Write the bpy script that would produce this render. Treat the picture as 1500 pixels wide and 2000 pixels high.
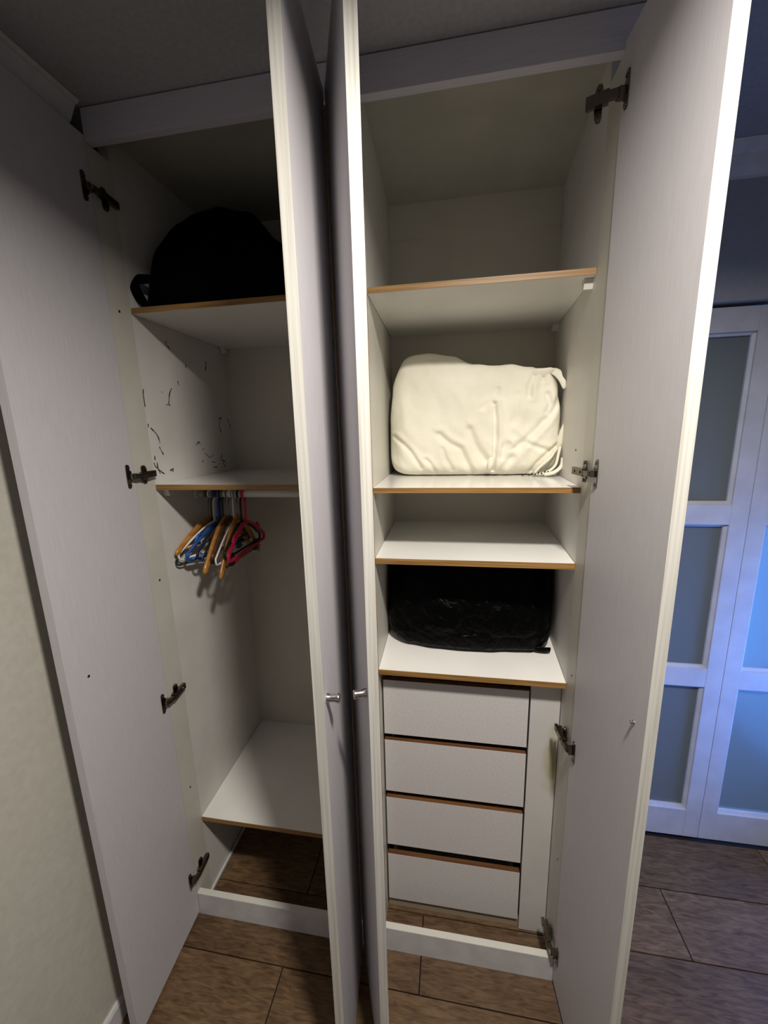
import bpy, bmesh, math, random
from mathutils import Vector, Matrix, noise
random.seed(7)
for o in list(bpy.data.objects): bpy.data.objects.remove(o)
S = bpy.context.scene
COL = S.collection

# ---------------------------------------------------------------- camera
cam = bpy.data.cameras.new('camera'); camo = bpy.data.objects.new('camera', cam); COL.objects.link(camo)
pitch, yaw, roll, FPX = 0.1985, 0.16896, -0.02565, 772.4767
cp, sp, cy, sy = math.cos(pitch), math.sin(pitch), math.cos(yaw), math.sin(yaw)
fw = Vector((-sy*cp, cy*cp, -sp)); rt = Vector((cy, sy, 0)); up = rt.cross(fw)
r2 = rt*math.cos(roll) + up*math.sin(roll); u2 = -rt*math.sin(roll) + up*math.cos(roll)
M = Matrix((r2, u2, -fw)).transposed().to_4x4(); M.translation = Vector((0.87601, -0.98032, 1.67869))
camo.matrix_world = M
cam.sensor_fit = 'HORIZONTAL'; cam.sensor_width = 36; cam.lens = 36*FPX/1500; cam.clip_start = .02
S.camera = camo

# ---------------------------------------------------------------- world, lights, exposure
w = bpy.data.worlds.new('world'); S.world = w; w.use_nodes = True
w.node_tree.nodes['Background'].inputs[0].default_value = (.10, .16, .30, 1)
w.node_tree.nodes['Background'].inputs[1].default_value = .1
def area(name, loc, rot, size, power, col, shape='DISK', sy_=None):
    l = bpy.data.lights.new(name, 'AREA'); l.energy = power; l.color = col; l.shape = shape; l.size = size
    if sy_: l.size_y = sy_
    o = bpy.data.objects.new(name, l); COL.objects.link(o); o.location = loc; o.rotation_euler = rot; return o
area('ceiling_downlight', (1.10, -.82, 2.445), (0, 0, 0), .14, 31.0, (1.0, .94, .865)).data.spread = math.radians(158)
area('blue_side_light', (2.455, .27, .78), (0, math.radians(90), 0), .85, 9.5, (.08, .27, 1.0), 'RECTANGLE', .38).data.spread = math.radians(125)  # blue light from the right, set in an added, unseen window
area('next_room_blue_light', (2.25, 1.75, 1.0), (math.radians(-90), 0, 0), 1.0, 62.0, (.10, .34, 1.0), 'RECTANGLE', 1.8)  # unseen blue lamp added behind the doors to brighten the right panes
S.view_settings.view_transform = 'Standard'; S.view_settings.look = 'None'
S.view_settings.exposure = 0.0; S.view_settings.gamma = 1; S.view_settings.use_curve_mapping = False

# ---------------------------------------------------------------- materials
def mat(name, col, rough=.6, metal=0, spec=.4):
    m = bpy.data.materials.new(name); m.use_nodes = True; b = m.node_tree.nodes['Principled BSDF']
    b.inputs['Base Color'].default_value = (*col, 1); b.inputs['Roughness'].default_value = rough
    b.inputs['Metallic'].default_value = metal; b.inputs['Specular IOR Level'].default_value = spec
    return m
def nodes(m): return m.node_tree.nodes, m.node_tree.links, m.node_tree.nodes['Principled BSDF']
def noisy(m, c1, c2, scale=(1,1,1), nscale=10, detail=4, lo=.35, hi=.65, bump=0, dist=.002, coord='Object', distort=0, rand=False):
    n, l, b = nodes(m)
    tc = n.new('ShaderNodeTexCoord'); mp = n.new('ShaderNodeMapping'); mp.inputs['Scale'].default_value = scale
    src = tc.outputs[coord]
    if rand:
        oi = n.new('ShaderNodeObjectInfo'); mul = n.new('ShaderNodeVectorMath'); mul.operation = 'MULTIPLY_ADD'
        mul.inputs[1].default_value = (37, 53, 19); l.new(oi.outputs['Random'], mul.inputs[0]); l.new(src, mul.inputs[2]); src = mul.outputs[0]
    l.new(src, mp.inputs['Vector'])
    t = n.new('ShaderNodeTexNoise'); t.inputs['Scale'].default_value = nscale; t.inputs['Detail'].default_value = detail; t.inputs['Distortion'].default_value = distort
    l.new(mp.outputs[0], t.inputs['Vector'])
    r = n.new('ShaderNodeValToRGB'); r.color_ramp.elements[0].position = lo; r.color_ramp.elements[1].position = hi
    r.color_ramp.elements[0].color = (*c1, 1); r.color_ramp.elements[1].color = (*c2, 1)
    l.new(t.outputs['Fac'], r.inputs[0]); l.new(r.outputs[0], b.inputs['Base Color'])
    if bump:
        bp = n.new('ShaderNodeBump'); bp.inputs['Strength'].default_value = bump; bp.inputs['Distance'].default_value = dist
        l.new(t.outputs['Fac'], bp.inputs['Height']); l.new(bp.outputs[0], b.inputs['Normal'])
    return m
DOORF = noisy(mat('door_linen_laminate', (.6,.6,.6), .55), (.54,.52,.54), (.60,.58,.60), (420,420,14), 1, 3, .3, .7, .15, .0005)
EDGE = noisy(mat('pale_ash_edging', (.8,.78,.7), .5), (.44,.42,.36), (.60,.585,.535), (170,170,2.5), 1, 3, .28, .55)
MEL = noisy(mat('white_melamine', (.7,.7,.66), .42), (.64,.625,.56), (.69,.675,.605), (1,1,1), 6, 4)
SIDE = noisy(mat('white_melamine_side', (.7,.7,.68), .5), (.62,.60,.565), (.69,.67,.635), (1,1,1), 5, 5)
SHELF = noisy(mat('glossy_white_shelf', (.8,.8,.76), .16), (.78,.765,.72), (.83,.815,.77), (1,1,1), 5, 3)
STILE = noisy(mat('cream_stile', (.6,.58,.5), .5), (.54,.52,.46), (.59,.57,.505), (1,1,1), 6, 3)
OAK = noisy(mat('oak_edge_banding', (.4,.2,.07), .45), (.20,.10,.026), (.36,.205,.070), (6,60,260), 1, 4, .3, .7)
DOAK = noisy(mat('dark_oak_edge_banding', (.15,.06,.02), .5), (.09,.035,.012), (.17,.075,.026), (6,60,260), 1, 4, .3, .7)
DFR = noisy(mat('drawer_front_laminate', (.6,.58,.57), .5), (.60,.575,.56), (.66,.635,.62), (50,8,50), 3, 3)
BACK = noisy(mat('back_panel_white', (.6,.6,.55), .5), (.54,.51,.435), (.60,.57,.49), (1,1,1), 4, 4)
WALL = noisy(mat('cream_wall_paint', (.55,.54,.46), .7), (.50,.48,.415), (.56,.54,.47), (1,1,1), 60, 4, .3, .7, .25, .001)
WALLB = noisy(mat('grey_blue_wall_paint', (.25,.28,.34), .7), (.34,.35,.37), (.38,.39,.41), (1,1,1), 60, 4, .3, .7, .2, .001)
CEIL = noisy(mat('grey_ceiling_paint', (.4,.4,.4), .85), (.32,.32,.34), (.37,.37,.385), (1,1,1), 90, 4, .3, .7, .3, .001)
TRIM = noisy(mat('white_trim_paint', (.6,.6,.6), .5), (.56,.555,.56), (.63,.625,.63), (1,1,1), 20, 3)
FDOOR = noisy(mat('white_door_paint', (.7,.7,.72), .4), (.50,.50,.53), (.57,.57,.60), (1,1,1), 12, 4)
CHROME = mat('nickel_hinge_metal', (.17,.15,.125), .22, 1)
STEEL = mat('brushed_steel_knob', (.62,.60,.57), .22, 1)
DARK = mat('dark_hole', (.012,.012,.012), .6)
ROD = mat('white_rail_enamel', (.62,.60,.56), .35)
CLIP = mat('ivory_plastic', (.62,.60,.54), .4)
GROUT = mat('dark_grout', (.010,.008,.007), .95)
PALEG = mat('pale_grout', (.34,.28,.20), .9)
CLOTH = noisy(mat('cream_cotton', (.8,.78,.65), .85, spec=.15), (.80,.765,.63), (.88,.85,.72), (1,1,1), 8, 4)
_n,_l,_b = nodes(CLOTH)
_t = _n.new('ShaderNodeTexNoise'); _t.inputs['Scale'].default_value = 26; _t.inputs['Detail'].default_value = 3; _t.inputs['Distortion'].default_value = .6
_tc = _n.new('ShaderNodeTexCoord'); _l.new(_tc.outputs['Object'], _t.inputs['Vector'])
_bp = _n.new('ShaderNodeBump'); _bp.inputs['Strength'].default_value = .35; _bp.inputs['Distance'].default_value = .006
_l.new(_t.outputs['Fac'], _bp.inputs['Height']); _l.new(_bp.outputs[0], _b.inputs['Normal'])
BAG = mat('black_matte_fabric', (.0022,.0022,.0025), .95, spec=.03)
PLAS = mat('black_glossy_plastic', (.0015,.0015,.0015), .30, spec=.05)
_n,_l,_b = nodes(PLAS)
_t = _n.new('ShaderNodeTexNoise'); _t.inputs['Scale'].default_value = 22; _t.inputs['Detail'].default_value = 4; _t.inputs['Distortion'].default_value = 1.2
_tc = _n.new('ShaderNodeTexCoord'); _l.new(_tc.outputs['Object'], _t.inputs['Vector'])
_bp = _n.new('ShaderNodeBump'); _bp.inputs['Strength'].default_value = .8; _bp.inputs['Distance'].default_value = .012
_l.new(_t.outputs['Fac'], _bp.inputs['Height']); _l.new(_bp.outputs[0], _b.inputs['Normal'])

# floor tile: wood-look porcelain
TILE = noisy(mat('wood_look_tile', (.2,.12,.06), .42), (.075,.040,.018), (.215,.132,.068), (3,16,8), 6.5, 12, .28, .72, .4, .0015, 'Object', .9, True)
_n,_l,_b = nodes(TILE)
_ramp = [x for x in _n if x.bl_idname == 'ShaderNodeValToRGB'][0]
_oi = _n.new('ShaderNodeObjectInfo'); _hs = _n.new('ShaderNodeHueSaturation'); _mr = _n.new('ShaderNodeMapRange')
_mr.inputs[3].default_value = .82; _mr.inputs[4].default_value = 1.15
_l.new(_oi.outputs['Random'], _mr.inputs[0]); _l.new(_mr.outputs[0], _hs.inputs['Value']); _l.new(_ramp.outputs[0], _hs.inputs['Color'])
_t2 = _n.new('ShaderNodeTexNoise'); _t2.inputs['Scale'].default_value = 5; _t2.inputs['Detail'].default_value = 6
_tc = _n.new('ShaderNodeTexCoord'); _l.new(_tc.outputs['Object'], _t2.inputs['Vector'])
_mx = _n.new('ShaderNodeMix'); _mx.data_type = 'RGBA'; _mx.blend_type = 'MULTIPLY'; _mx.inputs[0].default_value = .6
_r2 = _n.new('ShaderNodeValToRGB'); _r2.color_ramp.elements[0].position = .3; _r2.color_ramp.elements[1].position = .7
_r2.color_ramp.elements[0].color = (.55,.52,.5,1); _r2.color_ramp.elements[1].color = (1,1,1,1)
_l.new(_t2.outputs['Fac'], _r2.inputs[0]); _l.new(_hs.outputs[0], _mx.inputs[6]); _l.new(_r2.outputs[0], _mx.inputs[7])
_l.new(_mx.outputs[2], _b.inputs['Base Color'])

# frosted glass
def glass(name, tint):
    m = mat(name, tint, .30); n, l, b = nodes(m)
    b.inputs['Transmission Weight'].default_value = .8; b.inputs['IOR'].default_value = 1.2
    t = n.new('ShaderNodeTexNoise'); t.inputs['Scale'].default_value = 400
    tc = n.new('ShaderNodeTexCoord'); l.new(tc.outputs['Object'], t.inputs['Vector'])
    bp = n.new('ShaderNodeBump'); bp.inputs['Strength'].default_value = .3; bp.inputs['Distance'].default_value = .0005
    l.new(t.outputs['Fac'], bp.inputs['Height']); l.new(bp.outputs[0], b.inputs['Normal'])
    return m
FROST = glass('frosted_glass', (.60,.66,.66))
# filler panel with a yellowish smear of its own
FILL = noisy(mat('filler_panel_white', (.6,.58,.54), .5), (.58,.56,.53), (.63,.61,.58), (1,1,1), 5, 3)
_n,_l,_b = nodes(FILL); _ramp = [x for x in _n if x.bl_idname == 'ShaderNodeValToRGB'][0]
_tc = _n.new('ShaderNodeTexCoord'); _mp = _n.new('ShaderNodeMapping'); _mp.inputs['Location'].default_value = (-1.190/.03, 0, -.68/.13); _mp.inputs['Scale'].default_value = (1/.03, 0, 1/.13)
_g = _n.new('ShaderNodeVectorMath'); _g.operation = 'LENGTH'; _l.new(_tc.outputs['Object'], _mp.inputs[0]); _l.new(_mp.outputs[0], _g.inputs[0])
_nt = _n.new('ShaderNodeTexNoise'); _nt.inputs['Scale'].default_value = 25; _l.new(_tc.outputs['Object'], _nt.inputs['Vector'])
_ad = _n.new('ShaderNodeMath'); _ad.operation = 'ADD'; _l.new(_g.outputs['Value'], _ad.inputs[0]); _l.new(_nt.outputs['Fac'], _ad.inputs[1])
_mr = _n.new('ShaderNodeMapRange'); _mr.inputs[1].default_value = .8; _mr.inputs[2].default_value = 1.6; _mr.inputs[3].default_value = .8; _mr.inputs[4].default_value = 0
_l.new(_ad.outputs[0], _mr.inputs[0])
_mx = _n.new('ShaderNodeMix'); _mx.data_type = 'RGBA'; _l.new(_mr.outputs[0], _mx.inputs[0]); _l.new(_ramp.outputs[0], _mx.inputs[6]); _mx.inputs[7].default_value = (.40,.36,.17,1)
_l.new(_mx.outputs[2], _b.inputs['Base Color'])

# ---------------------------------------------------------------- mesh helpers
def obj(name, bm, m, parent=None, smooth=False, loc=None):
    me = bpy.data.meshes.new(name); bmesh.ops.recalc_face_normals(bm, faces=bm.faces); bm.to_mesh(me); bm.free()
    me.materials.append(m)
    if smooth:
        for p in me.polygons: p.use_smooth = True
    o = bpy.data.objects.new(name, me); COL.objects.link(o)
    if loc: o.location = loc
    if parent: o.parent = parent
    return o
def empty(name, loc=(0,0,0), rz=0, parent=None):
    o = bpy.data.objects.new(name, None); COL.objects.link(o); o.location = loc; o.rotation_euler = (0,0,rz); o.empty_display_size = .05
    if parent: o.parent = parent
    return o
def tag(o, label, cat, group=None):
    o['label'] = label; o['category'] = cat
    if group: o['group'] = group
    return o
def struct(o, label=None):
    o['kind'] = 'structure'
    if label: o['label'] = label
    return o
def prism(pts, z0, z1, bm=None):
    """vertical prism over plan polygon pts"""
    bm = bm or bmesh.new()
    a = [bm.verts.new((x, y, z0)) for x, y in pts]; b = [bm.verts.new((x, y, z1)) for x, y in pts]
    bm.faces.new(a[::-1]); bm.faces.new(b)
    for i in range(len(pts)):
        j = (i+1) % len(pts); bm.faces.new((a[i], a[j], b[j], b[i]))
    return bm
def box(x0, x1, y0, y1, z0, z1, bm=None, bev=0):
    nb = bmesh.new(); prism([(x0,y0),(x1,y0),(x1,y1),(x0,y1)], z0, z1, nb)
    if bev: bmesh.ops.bevel(nb, geom=list(nb.edges), offset=bev, segments=2, affect='EDGES', profile=.7)
    if bm is None: return nb
    return merge(bm, nb)
def merge(bm, nb, M_=None):
    if M_ is not None: bmesh.ops.transform(nb, matrix=M_, verts=nb.verts)
    me = bpy.data.meshes.new('t'); nb.to_mesh(me); nb.free(); bm.from_mesh(me); bpy.data.meshes.remove(me); return bm
def profile(pts, ax, a, b):
    """extrude 2D profile along axis ax ('x' or 'y') : pts are (other, z)"""
    bm = bmesh.new(); f = (lambda q, t: (t, q[0], q[1])) if ax == 'x' else (lambda q, t: (q[0], t, q[1]))
    A = [bm.verts.new(f(q, a)) for q in pts]; B = [bm.verts.new(f(q, b)) for q in pts]
    bm.faces.new(A); bm.faces.new(B[::-1])
    for i in range(len(pts)):
        j = (i+1) % len(pts); bm.faces.new((A[i], B[i], B[j], A[j]))
    return bm
def tube(path, rad, bm=None, seg=8, flat=1.0, closed=False, nrm=None):
    """sweep; rad number or list; flat squashes the section along nrm"""
    bm = bm or bmesh.new(); P = [Vector(q) for q in path]; n = len(P); rings = []
    ref = Vector(nrm) if nrm else None
    for i, q in enumerate(P):
        t = (P[(i+1) % n]-P[i-1]) if closed else (P[min(i+1, n-1)]-P[max(i-1, 0)])
        t.normalize()
        if ref is None:
            ref = Vector((0,0,1)) if abs(t.z) < .9 else Vector((1,0,0))
        a = ref - t*ref.dot(t)
        if a.length < 1e-5: a = t.orthogonal()
        a.normalize()
        if nrm is None: ref = a
        b = t.cross(a); r = rad[i] if isinstance(rad, (list, tuple)) else rad
        rings.append([bm.verts.new(q + a*(math.cos(k*2*math.pi/seg)*r*flat) + b*(math.sin(k*2*math.pi/seg)*r)) for k in range(seg)])
    for i in range(n if closed else n-1):
        A, B = rings[i], rings[(i+1) % n]
        for k in range(seg):
            bm.faces.new((A[k], A[(k+1) % seg], B[(k+1) % seg], B[k]))
    if not closed:
        bm.faces.new(rings[0][::-1]); bm.faces.new(rings[-1])
    return bm
def lathe(prof, axis='z', seg=24, bm=None, M_=None):
    nb = bmesh.new(); rings = []
    for r, h in prof:
        rings.append([nb.verts.new((r*math.cos(k*2*math.pi/seg), r*math.sin(k*2*math.pi/seg), h)) for k in range(seg)])
    for i in range(len(rings)-1):
        for k in range(seg):
            nb.faces.new((rings[i][k], rings[i][(k+1) % seg], rings[i+1][(k+1) % seg], rings[i+1][k]))
    nb.faces.new(rings[0][::-1]); nb.faces.new(rings[-1])
    if bm is None:
        if M_ is not None: bmesh.ops.transform(nb, matrix=M_, verts=nb.verts)
        return nb
    return merge(bm, nb, M_)
def smooth_path(pts, n=8):
    P = [Vector(q) for q in pts]; out = []
    for i in range(len(P)-1):
        p0, p1, p2, p3 = P[max(i-1,0)], P[i], P[i+1], P[min(i+2, len(P)-1)]
        for k in range(n):
            t = k/n
            out.append(.5*((2*p1)+(p2-p0)*t+(2*p0-5*p1+4*p2-p3)*t*t+(3*p1-p0-3*p2+p3)*t**3))
    out.append(P[-1]); return out
T = Matrix.Translation
def R(a, ax): return Matrix.Rotation(math.radians(a), 4, ax)

# ================================================================ setting
ZC = 2.455; XW = -.075; XE = 2.48; YF = -2.3; YB = .53; D = .565
struct(obj('ceiling', box(XW-.1, XE+.1, YF-.1, 2.0, ZC, ZC+.1), CEIL))
struct(obj('wall_left', box(XW-.1, XW, YF, D+.12, 0, ZC), WALL))
struct(obj('wall_front', box(XW-.1, XE+.1, YF-.1, YF, 0, ZC), mat('dim_wall_paint', (.34,.33,.31), .8)))
# right wall with an opening added for the blue side light
wr = bmesh.new()
box(XE, XE+.1, YF, .05, 0, ZC, wr); box(XE, XE+.1, .49, 2.0, 0, ZC, wr); box(XE, XE+.1, 0.05, .49, 0, .20, wr); box(XE, XE+.1, 0.05, .49, 1.24, ZC, wr)
struct(obj('wall_right', wr, WALLB))
wf = bmesh.new()
box(XE-.01, XE+.06, 0.05, .08, .20, 1.24, wf); box(XE-.01, XE+.06, .46, .49, .20, 1.24, wf); box(XE-.01, XE+.06, 0.05, .49, .20, .24, wf); box(XE-.01, XE+.06, 0.05, .49, 1.20, 1.24, wf)
struct(obj('added_window_1', wf, TRIM))  # unseen window frame, added to give the blue side light a source
# back wall: behind the wardrobe, beside it and above the double glazed doors
wb = bmesh.new()
box(XW-.1, 1.40, .595, .70, 0, ZC, wb); box(1.262, 1.40, YB-.015, .595, 0, ZC, wb)
box(1.40, 2.40, YB-.015, .70, 2.052, ZC, wb); box(2.40, XE, YB-.015, .70, 0, ZC, wb)
struct(obj('wall_back', wb, WALLB))
# plain wall that the left leaf stands in front of, and the lit room behind the right leaf
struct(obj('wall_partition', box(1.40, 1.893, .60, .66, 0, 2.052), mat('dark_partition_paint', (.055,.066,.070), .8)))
nr = bmesh.new(); box(1.86, XE+.1, 1.9, 2.0, 0, ZC, nr); box(1.80, 1.86, .66, 2.0, 0, ZC, nr)
struct(obj('wall_next_room', nr, WALLB))
# skirting left and cornices
struct(obj('baseboard_left', profile([(XW,0),(XW+.012,0),(XW+.012,.062),(XW+.008,.07),(XW,.07)], 'y', YF, -.03), TRIM))
struct(obj('baseboard_right', profile([(XE,0),(XE-.012,0),(XE-.012,.062),(XE-.008,.07),(XE,.07)], 'y', YF, -.05), TRIM))
struct(obj('trim_1', profile([(XW,2.350),(XW+.012,2.352),(XW+.034,2.378),(XW+.046,2.405),(XW+.062,2.418),(XW+.075,2.440),(XW+.079,2.447),(XW+.086,2.448),(XW+.092,ZC-.001),(XW,ZC-.001)], 'y', YF, -.016), TRIM), 'stepped plaster cornice along the top of the left wall')
yb = YB-.015
struct(obj('trim_2', profile([(yb,2.385),(yb-.012,2.387),(yb-.03,2.405),(yb-.042,2.43),(yb-.06,2.440),(yb-.07,ZC-.001),(yb,ZC-.001)], 'x', 1.263, XE), TRIM), 'plaster cornice on the back wall right of the wardrobe')

# floor: grout bed and single wood-look tiles
fl = struct(obj('floor', box(XW-.1, XE+.1, YF-.1, 2.0, -.05, -.0060), GROUT))
rows = {-.301: .357, -.093: .794, .115: .362, .323: .81}
y0 = -.301 - .208*9; k = 0; TL = 1.29
while y0 < .52:
    yy = round(y0, 3); off = [v for q, v in rows.items() if abs(q-yy-0) < .01]
    # row starting at yy ; listed joints belong to the row ABOVE key
    off = {-.301:.357, -.093:.794, .115:.362, .323:.81}.get(min(rows, key=lambda q: abs(q-yy)) if min(abs(q-yy) for q in rows) < .01 else None, (k*.47) % TL)
    y1 = min(y0+.208, .595)
    if y0 < -1.6: y0 += .208; k += 1; continue
    x = off - TL*2
    while x < XE:
        a, b = max(x+.0019, XW+.001), min(x+TL-.0019, XE-.001)
        if b-a > .02:
            h = random.uniform(-.0004, .0004)
            cx_, cy_ = (a+b)/2, (yy+y1)/2
            t = obj('floor_tile', box(a-cx_, b-cx_, yy+.0019-cy_, y1-.0019-cy_, -.0058, 0+h, bev=.0008), TILE, fl, loc=(cx_, cy_, 0))
        x += TL
    y0 += .208; k += 1
# next room floor
o = obj('floor_tile', box(1.87, XE-.001, .6, 1.89, -.0058, 0), TILE, fl)

# ================================================================ glazed double doors in the back wall
def leaf(nm, xa, xb, xp0, xp1, label):
    root = empty(nm, ((xa+xb)/2, YB+.006, 0)); struct(root, label); ox, oy = (xa+xb)/2, YB+.006
    def pt(n, b_, m): return obj(n, b_, m, root)
    def bx(x0,x1,z0,z1,yA=0,yB=.04,b=None,bev=0): return box(x0-ox, x1-ox, yA, yB, z0, z1, b, bev)
    pt('door_stile', bx(xa, xp0, .012, 2.04, bev=.002), FDOOR); pt('door_stile', bx(xp1, xb, .012, 2.04, bev=.002), FDOOR)
    zs = [(.140,.700),(.775,1.333),(1.405,1.965)]
    for z0, z1 in [(.012,.140),(.700,.775),(1.333,1.405),(1.965,2.04)]:
        pt('door_rail', bx(xp0, xp1, z0, z1, .0005, .0395, bev=.0015), FDOOR)
    for z0, z1 in zs:
        pt('glass_pane', bx(xp0-.003, xp1+.003, z0-.003, z1+.003, .020, .025), FROST)
        b = bmesh.new(); s = .010
        for f in (profile([(.008,z0),(.020,z0),(.020,z0+s),(.013,z0+s)], 'x', xp0-ox, xp1-ox), profile([(.013,z1-s),(.020,z1-s),(.020,z1),(.008,z1)], 'x', xp0-ox, xp1-ox)): merge(b, f)
        for sg, xx in ((1, xp0-ox), (-1, xp1-ox)):
            merge(b, prism([(xx,.008),(xx,.020),(xx+sg*s,.020),(xx+sg*s,.013)], z0+s*.5, z1-s*.5))
        pt('glazing_bead', b, FDOOR)
    return root
leaf('door_1', 1.452, 1.889, 1.506, 1.834, 'left leaf of white glazed doors with dark frosted panes')
leaf('door_2', 1.891, 2.328, 1.946, 2.272, 'right leaf of white glazed doors with blue lit frosted panes')
fr = bmesh.new(); box(1.40, 1.449, YB-.014, .60, 0, 2.052, fr); box(2.331, 2.40, YB-.014, .66, 0, 2.052, fr)
struct(obj('trim_3', fr, FDOOR), 'white frame beside the glazed doors')

# ================================================================ wardrobe
W0 = 1.2; xl, xd, xdb = .585, .667, .657
ward = empty('wardrobe', (0,0,0)); tag(ward, 'tall white built-in wardrobe with four open doors, shelves and drawers', 'wardrobe')
def part(n, b, m, parent=ward, **k): return obj(n, b, m, parent, **k)
sf = .0743
# side panels (slightly out of square, as the photo shows)
part('side_panel', prism([(0,sf),(-.012,D),(-.03,D),(-.03,sf)], 0, ZC-.002), SIDE)
part('side_panel', prism([(W0,sf),(W0+.03,D),(W0+.048,D),(W0+.048,sf)], 0, ZC-.002), SIDE)
part('divider', prism([(xl,sf+.001),(xd,sf+.001),(xdb,D),(xl,D)], .0, ZC-.002), MEL)
dv = [c for c in ward.children if c.name.startswith('divider')][0]
part('edge_banding', box(xl, xd, sf-.0005, sf+.001, .0, 2.018), OAK, dv)
part('stile', box(-.03, .0008, 0, sf-.0002, 0, 2.382), STILE)
part('stile', box(W0, W0+.048, 0, sf-.0002, 0, 2.382), STILE)
part('stile', box(.592, .618, .010, sf-.001, .0, 2.382), DOAK)  # centre stile: dark colour stands in for shade between the middle doors
part('back_panel', box(-.012, W0+.03, D, D+.012, 0, ZC-.002), BACK)
part('back_batten', box(-.011, xl, D-.014, D, 2.335, ZC-.003), BACK); part('back_batten', box(xdb+.001, W0+.029, D-.014, D, 2.335, ZC-.003), BACK)
HEADM = noisy(mat('header_laminate', (.45,.44,.47), .6), (.50,.49,.54), (.56,.55,.60), (14,420,420), 1, 3)
hd = part('header_panel', box(.0, W0+.046, 0, .022, 2.383, ZC-.003, bev=.0012), HEADM)
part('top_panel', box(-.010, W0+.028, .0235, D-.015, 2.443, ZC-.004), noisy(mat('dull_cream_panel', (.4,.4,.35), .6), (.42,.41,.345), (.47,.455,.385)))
pl = part('plinth', box(0.001, W0-.001, 0, .019, 0, .0905, bev=.001), TRIM)
part('edge_banding', box(.001, W0-.001, .0005, .0185, .0902, .0913), MEL, pl)
part('skirting_strip', box(-.001, .007, .02, D-.01, 0.001, .012, bev=.002), TRIM)
def shelf(xa, xb, zt, zb, ya=sf, skew=True, m=SHELF, front_l=0):
    xbb = xb + (.03 if xb > 1 else 0); xab = xa + (-.011 if xa == 0 else -.009)
    s = part('shelf', prism([(xa+.0008,ya+.001),(xb-.0008,ya+.001),(xbb-.001,D-.001),(xab+.001,D-.001)], zb, zt), m)
    part('edge_banding', box(xa+.0008, xb-.0008, ya-.0006, ya+.001, zb+.0002, zt-.0004), OAK, s)
    return s
shelf(0, xl, 2.0332, 2.0183); shelf(0, xl, 1.542, 1.5255); shelf(0, xl, .3373, .3213, .0725)
shelf(xd, W0, 2.0332, 2.0190); shelf(xd, W0, 1.5307, 1.5159); shelf(xd, W0, 1.3299, 1.3130); sh4 = shelf(xd, W0, .9795, .9629)
# shelf clips
def clip(x, y, z, s):
    b = profile([(y,z),(y+.022,z),(y+.022,z-.004),(y+.016,z-.022),(y+.006,z-.022),(y,z-.004)], 'x', x, x-s*.020)
    part('shelf_clip', b, CLIP)
clip(1.2015, .095, 2.0185, 1); clip(1.227, .50, 2.0185, 1); clip(0, .10, 1.525, -1); clip(.663, .10, 1.5155, -1); clip(-.008, .52, 2.018, -1)
# drawers
ZD = [(.9152,.7211),(.6978,.5013),(.475,.2813),(.2405,.0438)]
for a, b in ZD:
    d = empty('drawer', ((xd+1.1168)/2, .119, b), 0, ward); ox = (xd+1.1168)/2; hw = (1.1168-xd)/2-.0045
    part('drawer_front', box(-hw, hw, 0, .016, 0, a-b, bev=.0006), DFR, d)
    part('edge_banding', box(-hw+.0003, hw-.0003, .0004, .0158, a-b-.0003, a-b+.0012), DOAK, d)
    bb = bmesh.new(); h = a-b-.045
    box(-hw+.012, -hw+.024, .0165, .40, .01, h, bb); box(hw-.024, hw-.012, .0165, .40, .01, h, bb); box(-hw+.012, hw-.012, .388, .40, .01, h, bb); box(-hw+.012, hw-.012, .0165, .40, .01, .016, bb)
    part('drawer_box', bb, BACK, d)
part('filler_panel', box(1.1175, W0+.001, .119, .137, .004, .9625), FILL)
part('base_board', box(xd+.002, 1.1165, .128, .142, 0.001, .036), PALEG)
# clothes rail
rl = part('clothes_rail', lathe([(.0125,0),(.0125,.587)], M_=T((-.002,.27,1.484)) @ R(90,'Y'), seg=20), ROD, smooth=True)
for x in (-.003, .577):
    part('rail_socket', lathe([(.022,0),(.022,.003),(.016,.008)], M_=T((x,.27,1.484)) @ R(90,'Y'), seg=20), CLIP, rl)
# pencil and dirt marks scribbled on the left side panel
MK = [[(0.206, 1.977), (0.208, 1.965), (0.224, 1.953)], [(0.416, 1.95), (0.416, 1.933), (0.407, 1.912)], [(0.241, 1.861), (0.244, 1.847)], [(0.079, 1.819), (0.076, 1.799), (0.077, 1.768)], [(0.206, 1.834), (0.192, 1.814), (0.182, 1.782)], [(0.169, 1.781), (0.19, 1.781)], [(0.08, 1.722), (0.078, 1.71)], [(0.086, 1.71), (0.111, 1.688), (0.119, 1.662)], [(0.113, 1.654), (0.12, 1.641), (0.128, 1.628)], [(0.3, 1.652), (0.319, 1.662), (0.324, 1.652)], [(0.348, 1.624), (0.375, 1.604), (0.399, 1.612)], [(0.475, 1.743), (0.464, 1.717), (0.473, 1.691)], [(0.525, 1.751), (0.537, 1.731), (0.549, 1.711)], [(0.461, 1.746), (0.489, 1.75)], [(0.462, 1.612), (0.453, 1.592), (0.481, 1.58)], [(0.461, 1.578), (0.479, 1.56)], [(0.392, 1.566), (0.418, 1.565)], [(0.325, 1.592), (0.334, 1.594)], [(0.095, 1.609), (0.095, 1.589), (0.103, 1.572)], [(0.09, 1.592), (0.108, 1.577), (0.122, 1.569)], [(0.156, 1.819), (0.159, 1.817)], [(0.147, 1.576), (0.165, 1.582), (0.158, 1.572)], [(0.088, 1.628), (0.087, 1.612)], [(0.385, 1.587), (0.41, 1.584)], [(0.335, 1.637), (0.342, 1.634)], [(0.297, 1.92), (0.291, 1.906)], [(0.08, 1.608), (0.086, 1.595), (0.098, 1.586)]]
mk = bmesh.new()
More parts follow.
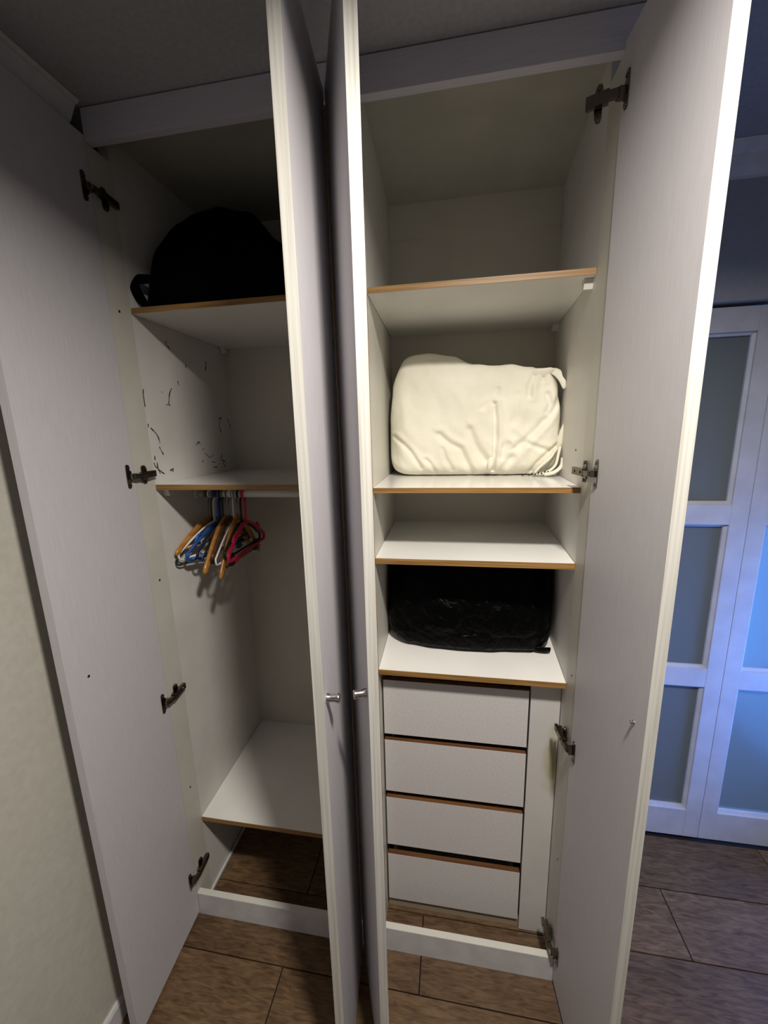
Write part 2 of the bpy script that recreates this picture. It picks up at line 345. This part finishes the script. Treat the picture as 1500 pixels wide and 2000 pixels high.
for l in MK:
    P = smooth_path([(-(y-.0743)*.0245+.0006, y, z) for y, z in l], 5)
    r = [random.uniform(.0009, .0027) for _ in P]; r[0] = r[-1] = .0004
    tube(P, r, mk, 6, .25, nrm=(1,0,0))
o = part('scribble_marks', mk, mat('dark_green_scribble', (.035,.045,.035), .8)); o['kind'] = 'stuff'
for y, z in ((.031,2.013),(.036,1.253),(.039,.499)):
    part('screw_hole', lathe([(.0035,0),(.0035,.0006)], M_=T((.0008,y,z)) @ R(90,'Y'), seg=12), DARK)
for y, z in ((.033,1.56),(.035,1.03),(.036,.42),(.15,1.62)):
    part('screw_hole', lathe([(.0028,0),(.0028,.0006)], M_=T((1.1992+(.0045 if y>.1 else 0),y,z)) @ R(-90,'Y'), seg=12), DARK)

# ---- doors: local frame, hinge line at origin, leaf runs along -Y ; s=+1 body lies on +x side of the inner/outer face
ZB, ZT, DW, TH = .015, 2.395, .305, .021
def door(loc, ang, s, em=None):
    root = empty('door', (loc[0], loc[1], 0), math.radians(ang), ward)
    x0, x1 = (0, TH) if s > 0 else (-TH, 0)
    part('door_leaf', box(x0, x1, -DW+.0008, 0, ZB, ZT), DOORF, root)
    part('edge_banding', box(x0, x1, -DW-.0002, -DW+.0008, ZB, ZT), em or EDGE, root)
    return root
def knob(root, s, z, y=-DW+.022):
    M_ = T((0, y, z)) @ R(90*s, 'Y')
    part('knob', lathe([(.0095,-.0005),(.0093,.002),(.0082,.006),(.0078,.011),(.0080,.017),(.0092,.0225),(.0095,.0265),(.0088,.0275)], M_=M_, seg=24), STEEL, root, smooth=True)
def hinge_bm(s, lift=0.0, swing=0):
    """concealed hinge; local: door inner face at x=0, s=+1 means cabinet interior lies towards +x; y<0 on door, y>0 on side panel"""
    b = bmesh.new()
    # cup flange on the door: rounded plate with ears
    pr = [(-.033,-.006),(-.031,.001),(-.026,.003),(-.018,.0015),(-.013,.008),(.013,.008),(.018,.0015),(.026,.003),(.031,.001),(.033,-.006),(.030,-.010),(.016,-.011),(-.016,-.011),(-.030,-.010)]
    nb = bmesh.new(); A = [nb.verts.new((0, q[1]-.020, q[0])) for q in pr]; B_ = [nb.verts.new((s*.0022, q[1]-.020, q[0])) for q in pr]
    nb.faces.new(A); nb.faces.new(B_[::-1])
    for i in range(len(pr)): j = (i+1) % len(pr); nb.faces.new((A[i],B_[i],B_[j],A[j]))
    merge(b, nb)
    for z in (-.024, .024): lathe([(.0042,0),(.0038,.0016),(.002,.0022)], bm=b, M_=T((s*.002,-.0215,z)) @ R(90*s,'Y'), seg=12)
    # knuckle out of the cup
    merge(b, profile([(0,0)]*0 or [(-.024,-.0075),(-.024,.0075),(-.006,.0075),(-.006,-.0075)], 'x', s*.001, s*.014))
    # bent link from cup to arm
    cup = b; b = bmesh.new()
    for z in (-.0055, .0045):
        merge(b, prism([(s*.006,-.022),(s*.016,-.018),(s*.018,.012),(s*.010,.014)], z, z+.0014))
    merge(b, prism([(s*.012,-.020),(s*.0175,-.016),(s*.0195,.012),(s*.0165,.013)], -.006, .006))
    # arm, a folded channel
    c = lift
    merge(b, prism([(s*(.0175+c*.1),.008),(s*(.0195+c*.1),.008),(s*(.0165+c),.070),(s*(.0145+c),.070)], -.0085, .0085))
    for z in (-.0085, .0072):
        merge(b, prism([(s*.006,.010),(s*(.0185+c*.1),.008),(s*(.0158+c),.070),(s*(.008+c),.070)], z, z+.0019))
    # mounting plate with wings on the panel
    merge(b, box(min(s*.0012,s*.009), max(s*.0012,s*.009), .020, .068, -.0055, .0055))
    pw = [(-.026,.030),(-.026,.040),(-.020,.046),(-.0055,.048),(.0055,.048),(.020,.046),(.026,.040),(.026,.030),(.020,.026),(-.020,.026)]
    nb = bmesh.new(); A = [nb.verts.new((s*.001, q[1], q[0])) for q in pw]; B_ = [nb.verts.new((s*.004, q[1], q[0])) for q in pw]
    nb.faces.new(A); nb.faces.new(B_[::-1])
    for i in range(len(pw)): j = (i+1) % len(pw); nb.faces.new((A[i],B_[i],B_[j],A[j]))
    merge(b, nb)
    for z in (-.021, .021): lathe([(.0045,0),(.0042,.002),(.002,.003)], bm=b, M_=T((s*.004,.037,z)) @ R(90*s,'Y'), seg=12)
    for y in (.022, .055): lathe([(.0034,0),(.0034,.0018),(.001,.0022)], bm=b, M_=T((s*(.0172+c*.7),y,0)) @ R(90*s,'Y'), seg=12)
    if swing: bmesh.ops.transform(b, matrix=T((s*.012,-.016,0)) @ R(swing*s,'Z') @ Matrix.Diagonal((1,.66,1.25,1)) @ T((-s*.012,.016,0)), verts=b.verts)
    return merge(cup, b)
def hinges(root, s, zs, lift=0.0):
    src = None
    for z in zs:
        if src is None: src = part('hinge', hinge_bm(s, lift=lift), CHROME, root); src.location = (0,0,z)
        else:
            c = src.copy(); COL.objects.link(c); c.parent = root; c.location = (0,0,z)
        # keep the cabinet half square to the panel: small turn is inside the link
d1 = door((.0018, -.002), 3.5, -1, DOORF); hinges(d1, 1, (2.277, 1.577, .872, .176))
part('screw_hole', lathe([(.0035,0),(.0035,.0006)], M_=T((.0002,-.250,1.119)) @ R(90,'Y'), seg=12), DARK, d1)
d4 = door((1.1985, -.002), 3.9, 1); hinges(d4, -1, (1.575, .846, .140), .004)
part('hinge', hinge_bm(-1, swing=-66), CHROME, d4).location = (0, 0, 2.302)
part('bolt', lathe([(.0048,0),(.0048,.0008),(.003,.002),(.003,.006),(.0015,.007)], M_=T((0,-.268,1.137)) @ R(-90,'Y'), seg=14), STEEL, d4, smooth=True)
d2 = door((.603, -.012), 5.4, -1); knob(d2, 1, 1.150)
d3 = door((.606, -.012), 21.6, 1); knob(d3, -1, 1.156)
for o, l in ((d1,'leftmost door, folded back beside the wall'),(d2,'left one of the two middle doors, seen edge on'),(d3,'right one of the two middle doors, seen edge on'),(d4,'rightmost door, opened towards the viewer')): o['label'] = l

# ================================================================ soft things
FOLDS = [([(0.694, 1.663), (0.721, 1.641), (0.748, 1.613), (0.781, 1.561)], 0.006, 0.007), ([(0.797, 1.588), (0.808, 1.577), (0.829, 1.544)], 0.005, 0.006), ([(0.84, 1.667), (0.869, 1.64), (0.906, 1.621), (0.922, 1.584), (0.947, 1.543)], 0.008, 0.009), ([(0.934, 1.68), (0.95, 1.636), (0.966, 1.61), (0.99, 1.583)], 0.009, 0.008), ([(0.851, 1.622), (0.861, 1.59), (0.883, 1.552)], 0.006, 0.005), ([(1.008, 1.757), (1.014, 1.696), (1.014, 1.645), (1.013, 1.598), (1.011, 1.551)], 0.0055, 0.014), ([(1.138, 1.866), (1.122, 1.834), (1.112, 1.808), (1.111, 1.775)], 0.006, 0.009), ([(1.151, 1.85), (1.153, 1.822)], 0.005, 0.007), ([(1.203, 1.774), (1.178, 1.725), (1.136, 1.676), (1.103, 1.642), (1.072, 1.62)], 0.008, 0.009), ([(1.201, 1.624), (1.173, 1.601), (1.145, 1.571), (1.131, 1.547)], 0.006, 0.011), ([(1.053, 1.634), (1.04, 1.62), (1.036, 1.592)], 0.007, 0.006), ([(1.075, 1.779), (1.075, 1.724), (1.067, 1.701)], 0.008, 0.004), ([(1.016, 1.799), (1.008, 1.772), (0.974, 1.746)], 0.007, 0.005), ([(1.164, 1.78), (1.172, 1.752), (1.162, 1.728)], 0.006, 0.006), ([(1.115, 1.633), (1.15, 1.618), (1.177, 1.611)], 0.006, 0.005), ([(1.108, 1.638), (1.093, 1.619), (1.055, 1.579), (1.038, 1.546)], 0.008, 0.006), ([(1.18, 1.842), (1.193, 1.809), (1.205, 1.782)], 0.006, 0.009), ([(1.215, 1.76), (1.22, 1.715), (1.212, 1.658)], 0.006, 0.008)]
def seg_d(px, pz, a, b):
    vx, vz = b[0]-a[0], b[1]-a[1]; L = vx*vx+vz*vz; t = max(0, min(1, ((px-a[0])*vx+(pz-a[1])*vz)/L))
    return math.hypot(px-a[0]-t*vx, pz-a[1]-t*vz), (vx*(pz-a[1])-vz*(px-a[0]))
def superbox(n, ex):
    bm = bmesh.new(); bmesh.ops.create_cube(bm, size=2); bmesh.ops.subdivide_edges(bm, edges=bm.edges, cuts=n, use_grid_fill=True)
    for v in bm.verts:
        c = v.co; r = (abs(c.x)**ex+abs(c.y)**ex+abs(c.z)**ex)**(-1/ex); v.co = c*r
    return bm
def lerp(tab, x):
    if x <= tab[0][0]: return tab[0][1]
    for (a, fa), (b, fb_) in zip(tab, tab[1:]):
        if x <= b: t = (x-a)/(b-a); t = t*t*(3-2*t); return fa+(fb_-fa)*t
    return tab[-1][1]
# --- folded cream quilt on the second shelf
bm = superbox(90, 9)
topz = [(.69,1.915),(.73,1.926),(.80,1.928),(.875,1.914),(.95,1.884),(1.0,1.878),(1.06,1.880),(1.11,1.868),(1.15,1.864),(1.19,1.866),(1.215,1.84)]
lft = [(1.53,.672),(1.60,.672),(1.70,.674),(1.80,.684),(1.88,.706),(1.93,.725)]
rgt = [(1.53,1.205),(1.57,1.214),(1.65,1.222),(1.74,1.216),(1.82,1.204),(1.87,1.196),(1.93,1.19)]
for v in bm.verts:
    u, d, h = v.co; z = 1.531+(h+1)/2*.36
    xa, xb = lerp(lft, z), lerp(rgt, z); x = xa+(u+1)/2*(xb-xa)
    zt = lerp(topz, x); z = 1.531+(h+1)/2*(zt-1.531)
    y = .335+(d+1)/2*.215
    front = max(0, -d)
    if d < 0:
        y -= .020*front*math.sin(math.pi*min(1,max(0,(z-1.53)/.36)))
        y += front*(.030*max(0,(z-1.80)/.12)**2 + .028*max(0,(.74-x)/.06)**2 + .02*max(0,(x-1.17)/.04)**2 + .02*max(0,(1.57-z)/.04)**2)
        # overall wrinkles
        y -= .010*noise.noise(Vector((x*9, z*7, 3)))*front + .005*noise.noise(Vector((x*25+z*10, z*18, 9)))*front
        a_, b2 = x*.86+z*.5, -x*.5+z*.86; c_, d_ = x*.6-z*.8, x*.8+z*.6
        lo_ = max(.25, min(1, (1.74-z)/.12))
        y += front*lo_*.006*(abs(noise.noise(Vector((a_*26, b2*7, 2))))-.25)
        y += front*.007*max(0,min(1,(x-.98)/.08))*(abs(noise.noise(Vector((c_*6, d_*24, 7))))-.25)
        if x > 1.0: y -= .004*math.sin((x*60)+(z-1.7)*40)*max(0,min(1,(z-1.74)/.1))*front*min(1,(x-1.0)/.1)
        for pl_, wd, dp in FOLDS:
            wd = wd*1.25
            best = 9; sd = 0
            for a, b in zip(pl_, pl_[1:]):
                q, s_ = seg_d(x, z, a, b)
                if q < best: best, sd = q, s_
            if best < wd*5:
                sg = 1 if sd > 0 else -1
                y += front*dp*1.15*(math.exp(-(best/wd)**2) - .6*math.exp(-((best-wd*1.6)/(wd*1.1))**2)*(1 if sg > 0 else .3))
    y = min(y, .555)
    z += .003*noise.noise(Vector((x*14, y*14, 5)))*max(0,h)
    v.co = (x, y, max(z, 1.5312))
q = obj('folded_quilt', bm, CLOTH, None, True)
tag(q, 'cream cotton quilt folded and stuffed on the shelf of the right compartment', 'bedding')
def ribbon(path, wid, nrm, th=.002, bm=None):
    """soft cloth strip swept along path with given half width direction list"""
    bm = bm or bmesh.new(); P = smooth_path(path, 6); W = smooth_path(nrm, 6); rows_ = []
    for i, (p, w_) in enumerate(zip(P, W)):
        k = lerp([(j/(len(wid)-1), wv) for j, wv in enumerate(wid)], i/(len(P)-1))
        rows_.append([bm.verts.new(p + w_.normalized()*k*t + Vector((0, -.004*(1-t*t), 0))) for t in (-1,-.5,0,.5,1)])
    for A, B_ in zip(rows_, rows_[1:]):
        for k in range(4): bm.faces.new((A[k],A[k+1],B_[k+1],B_[k]))
    return bm
def solid(o, th):
    m = o.modifiers.new('thick','SOLIDIFY'); m.thickness = th; m.offset = 0
    s = o.modifiers.new('sub','SUBSURF'); s.levels = 1; s.render_levels = 1
c = part('loose_corner', ribbon([(1.168,.350,1.852),(1.190,.338,1.842),(1.200,.328,1.822),(1.209,.325,1.806),(1.216,.333,1.806)], [.018,.012,.009,.013,.010], [(1,0,.3),(1,0,.8),(.6,0,1),(.2,0,1),(0,.3,1)]), CLOTH, q, smooth=True); solid(c, .003)
c = part('loose_corner', ribbon([(1.205,.352,1.610),(1.210,.342,1.635),(1.215,.335,1.665),(1.219,.335,1.697)], [.003,.012,.009,.001], [(1,-.5,-.3),(1,-.5,-.3),(1,-.4,0),(1,0,0)]), CLOTH, q, smooth=True); solid(c, .003)
c = part('loose_corner', ribbon([(1.108,.352,1.848),(1.138,.336,1.843),(1.164,.334,1.845),(1.182,.342,1.850)], [.008,.014,.013,.006], [(0,-.4,1),(0,-.3,1),(0,-.4,1),(.3,-.3,1)]), CLOTH, q, smooth=True); solid(c, .003)
hb = bmesh.new()
tube(smooth_path([(1.135,.330,1.537),(1.155,.322,1.539),(1.176,.320,1.546),(1.196,.318,1.566),(1.204,.322,1.600),(1.210,.33,1.622)],6), .0045, hb, 8)
tube(smooth_path([(1.165,.318,1.5375),(1.19,.310,1.544),(1.212,.314,1.562),(1.217,.318,1.588)],6), .006, hb, 8)
tube(smooth_path([(1.135,.318,1.541),(1.150,.312,1.562),(1.180,.313,1.590),(1.196,.322,1.618)],6), [.003,.006,.007,.007,.007,.007,.007,.007,.007,.007,.007,.007,.007,.007,.007,.007,.007,.005,.003], hb, 8, .6)
part('gathered_hem', hb, CLOTH, q, smooth=True)
hk = bmesh.new()
for i in range(9):
    a_ = i/8; merge(hk, box(-.0022,.0022,-.001,.001,-.0022,.0022), T((1.10+.075*a_, .3145, 1.536+.010*a_*a_+.003*(i%2))) @ R(30*i,'Y'))
o = part('hem_print', hk, mat('black_hem_print', (.02,.02,.02), .8), q); o['kind'] = 'stuff'
c = part('loose_corner', ribbon([(.998,.318,1.556),(1.000,.310,1.572),(1.003,.312,1.590),(1.008,.322,1.594)], [.004,.009,.008,.003], [(1,0,0)]*4), CLOTH, q, smooth=True); solid(c, .003)

# --- black dome shaped bag top left
bm = superbox(44, 7)
dome = [(.005,2.10),(.02,2.185),(.045,2.25),(.08,2.305),(.13,2.332),(.19,2.345),(.29,2.315),(.36,2.245),(.41,2.18),(.46,2.12),(.52,2.075),(.56,2.06)]
for v in bm.verts:
    u, d, h = v.co; x = .008+(u+1)/2*.55
    z = 2.034+(h+1)/2*(lerp(dome, x)-2.034)
    y = .088+(d+1)/2*.43
    if d < 0: y += -d*.13*max(0,(z-2.06)/.27)**1.3
    n_ = noise.noise(Vector((x*8, y*8, z*8)))*.010
    v.co = (max(x+n_*(abs(u)), .004), max(y+n_,.080), max(z+n_*(1 if h>0 else 0), 2.0338))
b = obj('black_bag', bm, BAG, None, True); tag(b, 'matte black soft bag humped on the top shelf of the left compartment', 'bag')
hb = ribbon([(.022,.12,2.040),(.018,.098,2.060),(.014,.086,2.086),(.014,.086,2.106),(.034,.10,2.112),(.06,.13,2.12)], [.010,.016,.016,.015,.014,.010], [(1,0,0),(1,0,.1),(1,0,.3),(.6,0,.8),(0,.2,1),(0,.3,1)])
c = part('bag_handle', hb, BAG, b, smooth=True); solid(c, .004)

# --- black plastic wrapped bundle right
bm = superbox(70, 9)
fr_ = [(.668,.232),(.75,.205),(.83,.190),(.92,.184),(1.0,.186),(1.06,.196),(1.13,.200),(1.16,.214),(1.213,.250)]
for v in bm.verts:
    u, d, h = v.co; x = .672+(u+1)/2*.536; ya = lerp(fr_, x); y = ya+(d+1)/2*(.545-ya)
    zt = 1.300-.008*math.sin((x-.67)/.54*math.pi*2); z = .981+(h+1)/2*(zt-.981)
    if d < 0 and h > -.6:
        s_ = max(0,-d)
        y += .07*s_*max(0,(z-1.12)/.16)**1.5
        y += s_*(.012*noise.noise(Vector((x*11, z*9, 1)))+.008*abs(noise.noise(Vector((x*30+z*22, z*14, 4)))))
    x2 = x+.006*noise.noise(Vector((y*9,z*9,2)))
    v.co = (min(max(x2,.671),1.2025+max(0,(y-.0743))*.06), y, max(z,.9812))
b = obj('plastic_wrapped_bundle', bm, PLAS, None, True); tag(b, 'black shiny plastic bundle filling the shelf just above the drawers', 'bundle')
c = part('plastic_tail', ribbon([(1.12,.235,.990),(1.15,.222,.993),(1.175,.218,.995),(1.190,.222,.995)], [.012,.013,.013,.011], [(0,-.3,1)]*4), PLAS, b, smooth=True); solid(c, .003)

# ================================================================ hangers on the rail
RZ, RY, RR = 1.484, .27, .0125
def hook_path(top, neck, sgn=1):
    """hook over the rail in the local y-z plane (rail axis = x). local origin = top centre of rail"""
    r = RR+.0035; pts = []
    for a in range(-35, 181, 18):
        t = math.radians(a); pts.append((0, sgn*-r*math.cos(t)*1.0, r*math.sin(t)-RR))
    # continue down from the front side to the neck
    pts = pts[::-1] if False else pts
    e = pts[-1]; pts += [(0, e[1]*.9, e[2]-.018), (0, e[1]*.25, e[2]-.036), (0, 0, neck)]
    return pts
def plastic_hanger(name, colr, hx, yaw, half, drop, label, tube_r=.0035, neck=-.102, dz=0, clips=False, hookmat=None, notch=False, rough=.35):
    m = mat(name+'_colour', colr, rough)
    root = empty(name, (hx, RY, RZ+RR+dz), math.radians(-yaw)); tag(root, label, 'clothes hanger', 'hangers on the rail')
    obj('hook', tube(smooth_path(hook_path(0, neck-.008), 3), tube_r*.85, None, 8), hookmat or m, root, True)
    zt = neck-.008; zb = zt-drop
    arm = [(0,0,zt),(0,-half*.25,zt-drop*.12),(0,-half*.6,zt-drop*.45),(0,-half*.93,zt-drop*.82),(0,-half,zt-drop*.92),(0,-half*.985,zb-.008),(0,-half*.9,zb-.013)]
    o1 = tube(smooth_path(arm, 5), tube_r, None, 8)
    tube(smooth_path([(a, -b, c) for a, b, c in arm], 5), tube_r, o1, 8)
    obj('shoulder', o1, m, root, True)
    obj('bar', tube([(0,-half*.92,zb-.0125),(0,half*.92,zb-.0125)], tube_r*.9, None, 8), m, root, True)
    if notch:
        for s in (-1, 1):
            obj('strap_notch', tube(smooth_path([(0,s*half*.55,zt-drop*.40),(0,s*half*.62,zt-drop*.30),(0,s*half*.70,zt-drop*.42),(0,s*half*.74,zt-drop*.58)],4), tube_r*.8, None, 8), m, root, True)
            obj('strap_hook', tube(smooth_path([(0,s*half*.6,zb-.012),(0,s*half*.6,zb-.024),(0,s*half*.66,zb-.028)],4), tube_r*.8, None, 8), m, root, True)
    if clips:
        for s in (-1, 1): obj('clip', box(-.006,.006,s*half*.7-.012,s*half*.7+.012,zb-.045,zb-.004,bev=.002), m, root)
    return root
WOODC = mat('varnished_hanger_wood', (.40,.17,.035), .25); noisy(WOODC, (.33,.13,.022), (.47,.215,.05), (30,6,30), 2, 4)
DWOOD = mat('dark_hanger_wood', (.07,.03,.012), .35); noisy(DWOOD, (.05,.02,.01), (.09,.04,.02), (30,6,30), 2, 4)
def wood_hanger(hx, yaw, half, drop, label, m, neck=-.090, barr=True, th=.0105):
    root = empty('wooden_hanger', (hx, RY, RZ+RR), math.radians(-yaw)); tag(root, label, 'clothes hanger', 'hangers on the rail')
    obj('hook', tube(smooth_path(hook_path(0, neck-.006), 3), .0018, None, 8), CHROME, root, True)
    zt = neck-.012; bm = bmesh.new()
    half_p = [(0,-half,zt-drop),(0,-half*.85,zt-drop*.80),(0,-half*.55,zt-drop*.42),(0,-half*.25,zt-drop*.12),(0,0,zt)]
    full = half_p + [(0,-q[1],q[2]) for q in half_p[-2::-1]]
    P = smooth_path(full, 5); n_ = len(P); rad = [(th if abs(p.y) < half*.93 else th*math.sqrt(max(.08,1-((abs(p.y)/half-.93)/.075)**2))) for p in P]
    tube(P, rad, bm, 10, .62, nrm=(1,0,0))
    obj('shoulder', bm, m, root, True)
    if barr: obj('bar', tube([(0,-half*.86,zt-drop*.86),(0,half*.86,zt-drop*.86)], .0045, None, 8), m, root, True)
    return root
wood_hanger(.034, 8, .165, .085, 'orange-brown wooden hanger nearest the left side of the wardrobe', WOODC)
plastic_hanger('wire_hanger', (.010,.022,.014), .044, 12, .165, .102, 'dark green hanger between the leftmost wooden one and the first white one', .003)
plastic_hanger('plastic_hanger', (.74,.73,.69), .052, 14, .158, .085, 'white plastic hanger just left of the bright blue one', .0036)
plastic_hanger('plastic_hanger', (.42,.41,.37), .058, 4, .085, .055, 'small grey wire hanger sticking out above the left white hanger', .0018)
plastic_hanger('plastic_hanger', (.012,.075,.33), .070, 12, .150, .088, 'bright blue plastic hanger next to the left white one', .0052, notch=True)
plastic_hanger('plastic_hanger', (.008,.012,.045), .078, 3, .14, .085, 'navy plastic hanger behind the bright blue one', .004)
plastic_hanger('plastic_hanger', (.008,.008,.008), .088, -3, .13, .08, 'black hanger with clips between the blue hangers and the middle wooden one', .0042, clips=True)
wood_hanger(.098, -2, .162, .145, 'varnished wooden hanger in the middle of the rail, left of the thin white one', WOODC, barr=False, th=.0125)
wood_hanger(.112, -6, .150, .100, 'dark brown wooden hanger just right of the middle varnished one', DWOOD)
plastic_hanger('plastic_hanger', (.75,.70,.66), .128, -5, .152, .100, 'thin pale white hanger left of the red one', .0032)
wood_hanger(.142, -4, .155, .168, 'varnished wooden hanger hanging lowest, below the red one', WOODC, neck=-.085)
plastic_hanger('plastic_hanger', (.012,.010,.010), .156, -2, .13, .085, 'black plastic hanger partly hidden behind the red one', .0045, clips=True)
plastic_hanger('plastic_hanger', (.52,.008,.055), .172, -5, .148, .088, 'crimson red plastic hanger at the right end of the row', .0058, notch=True)
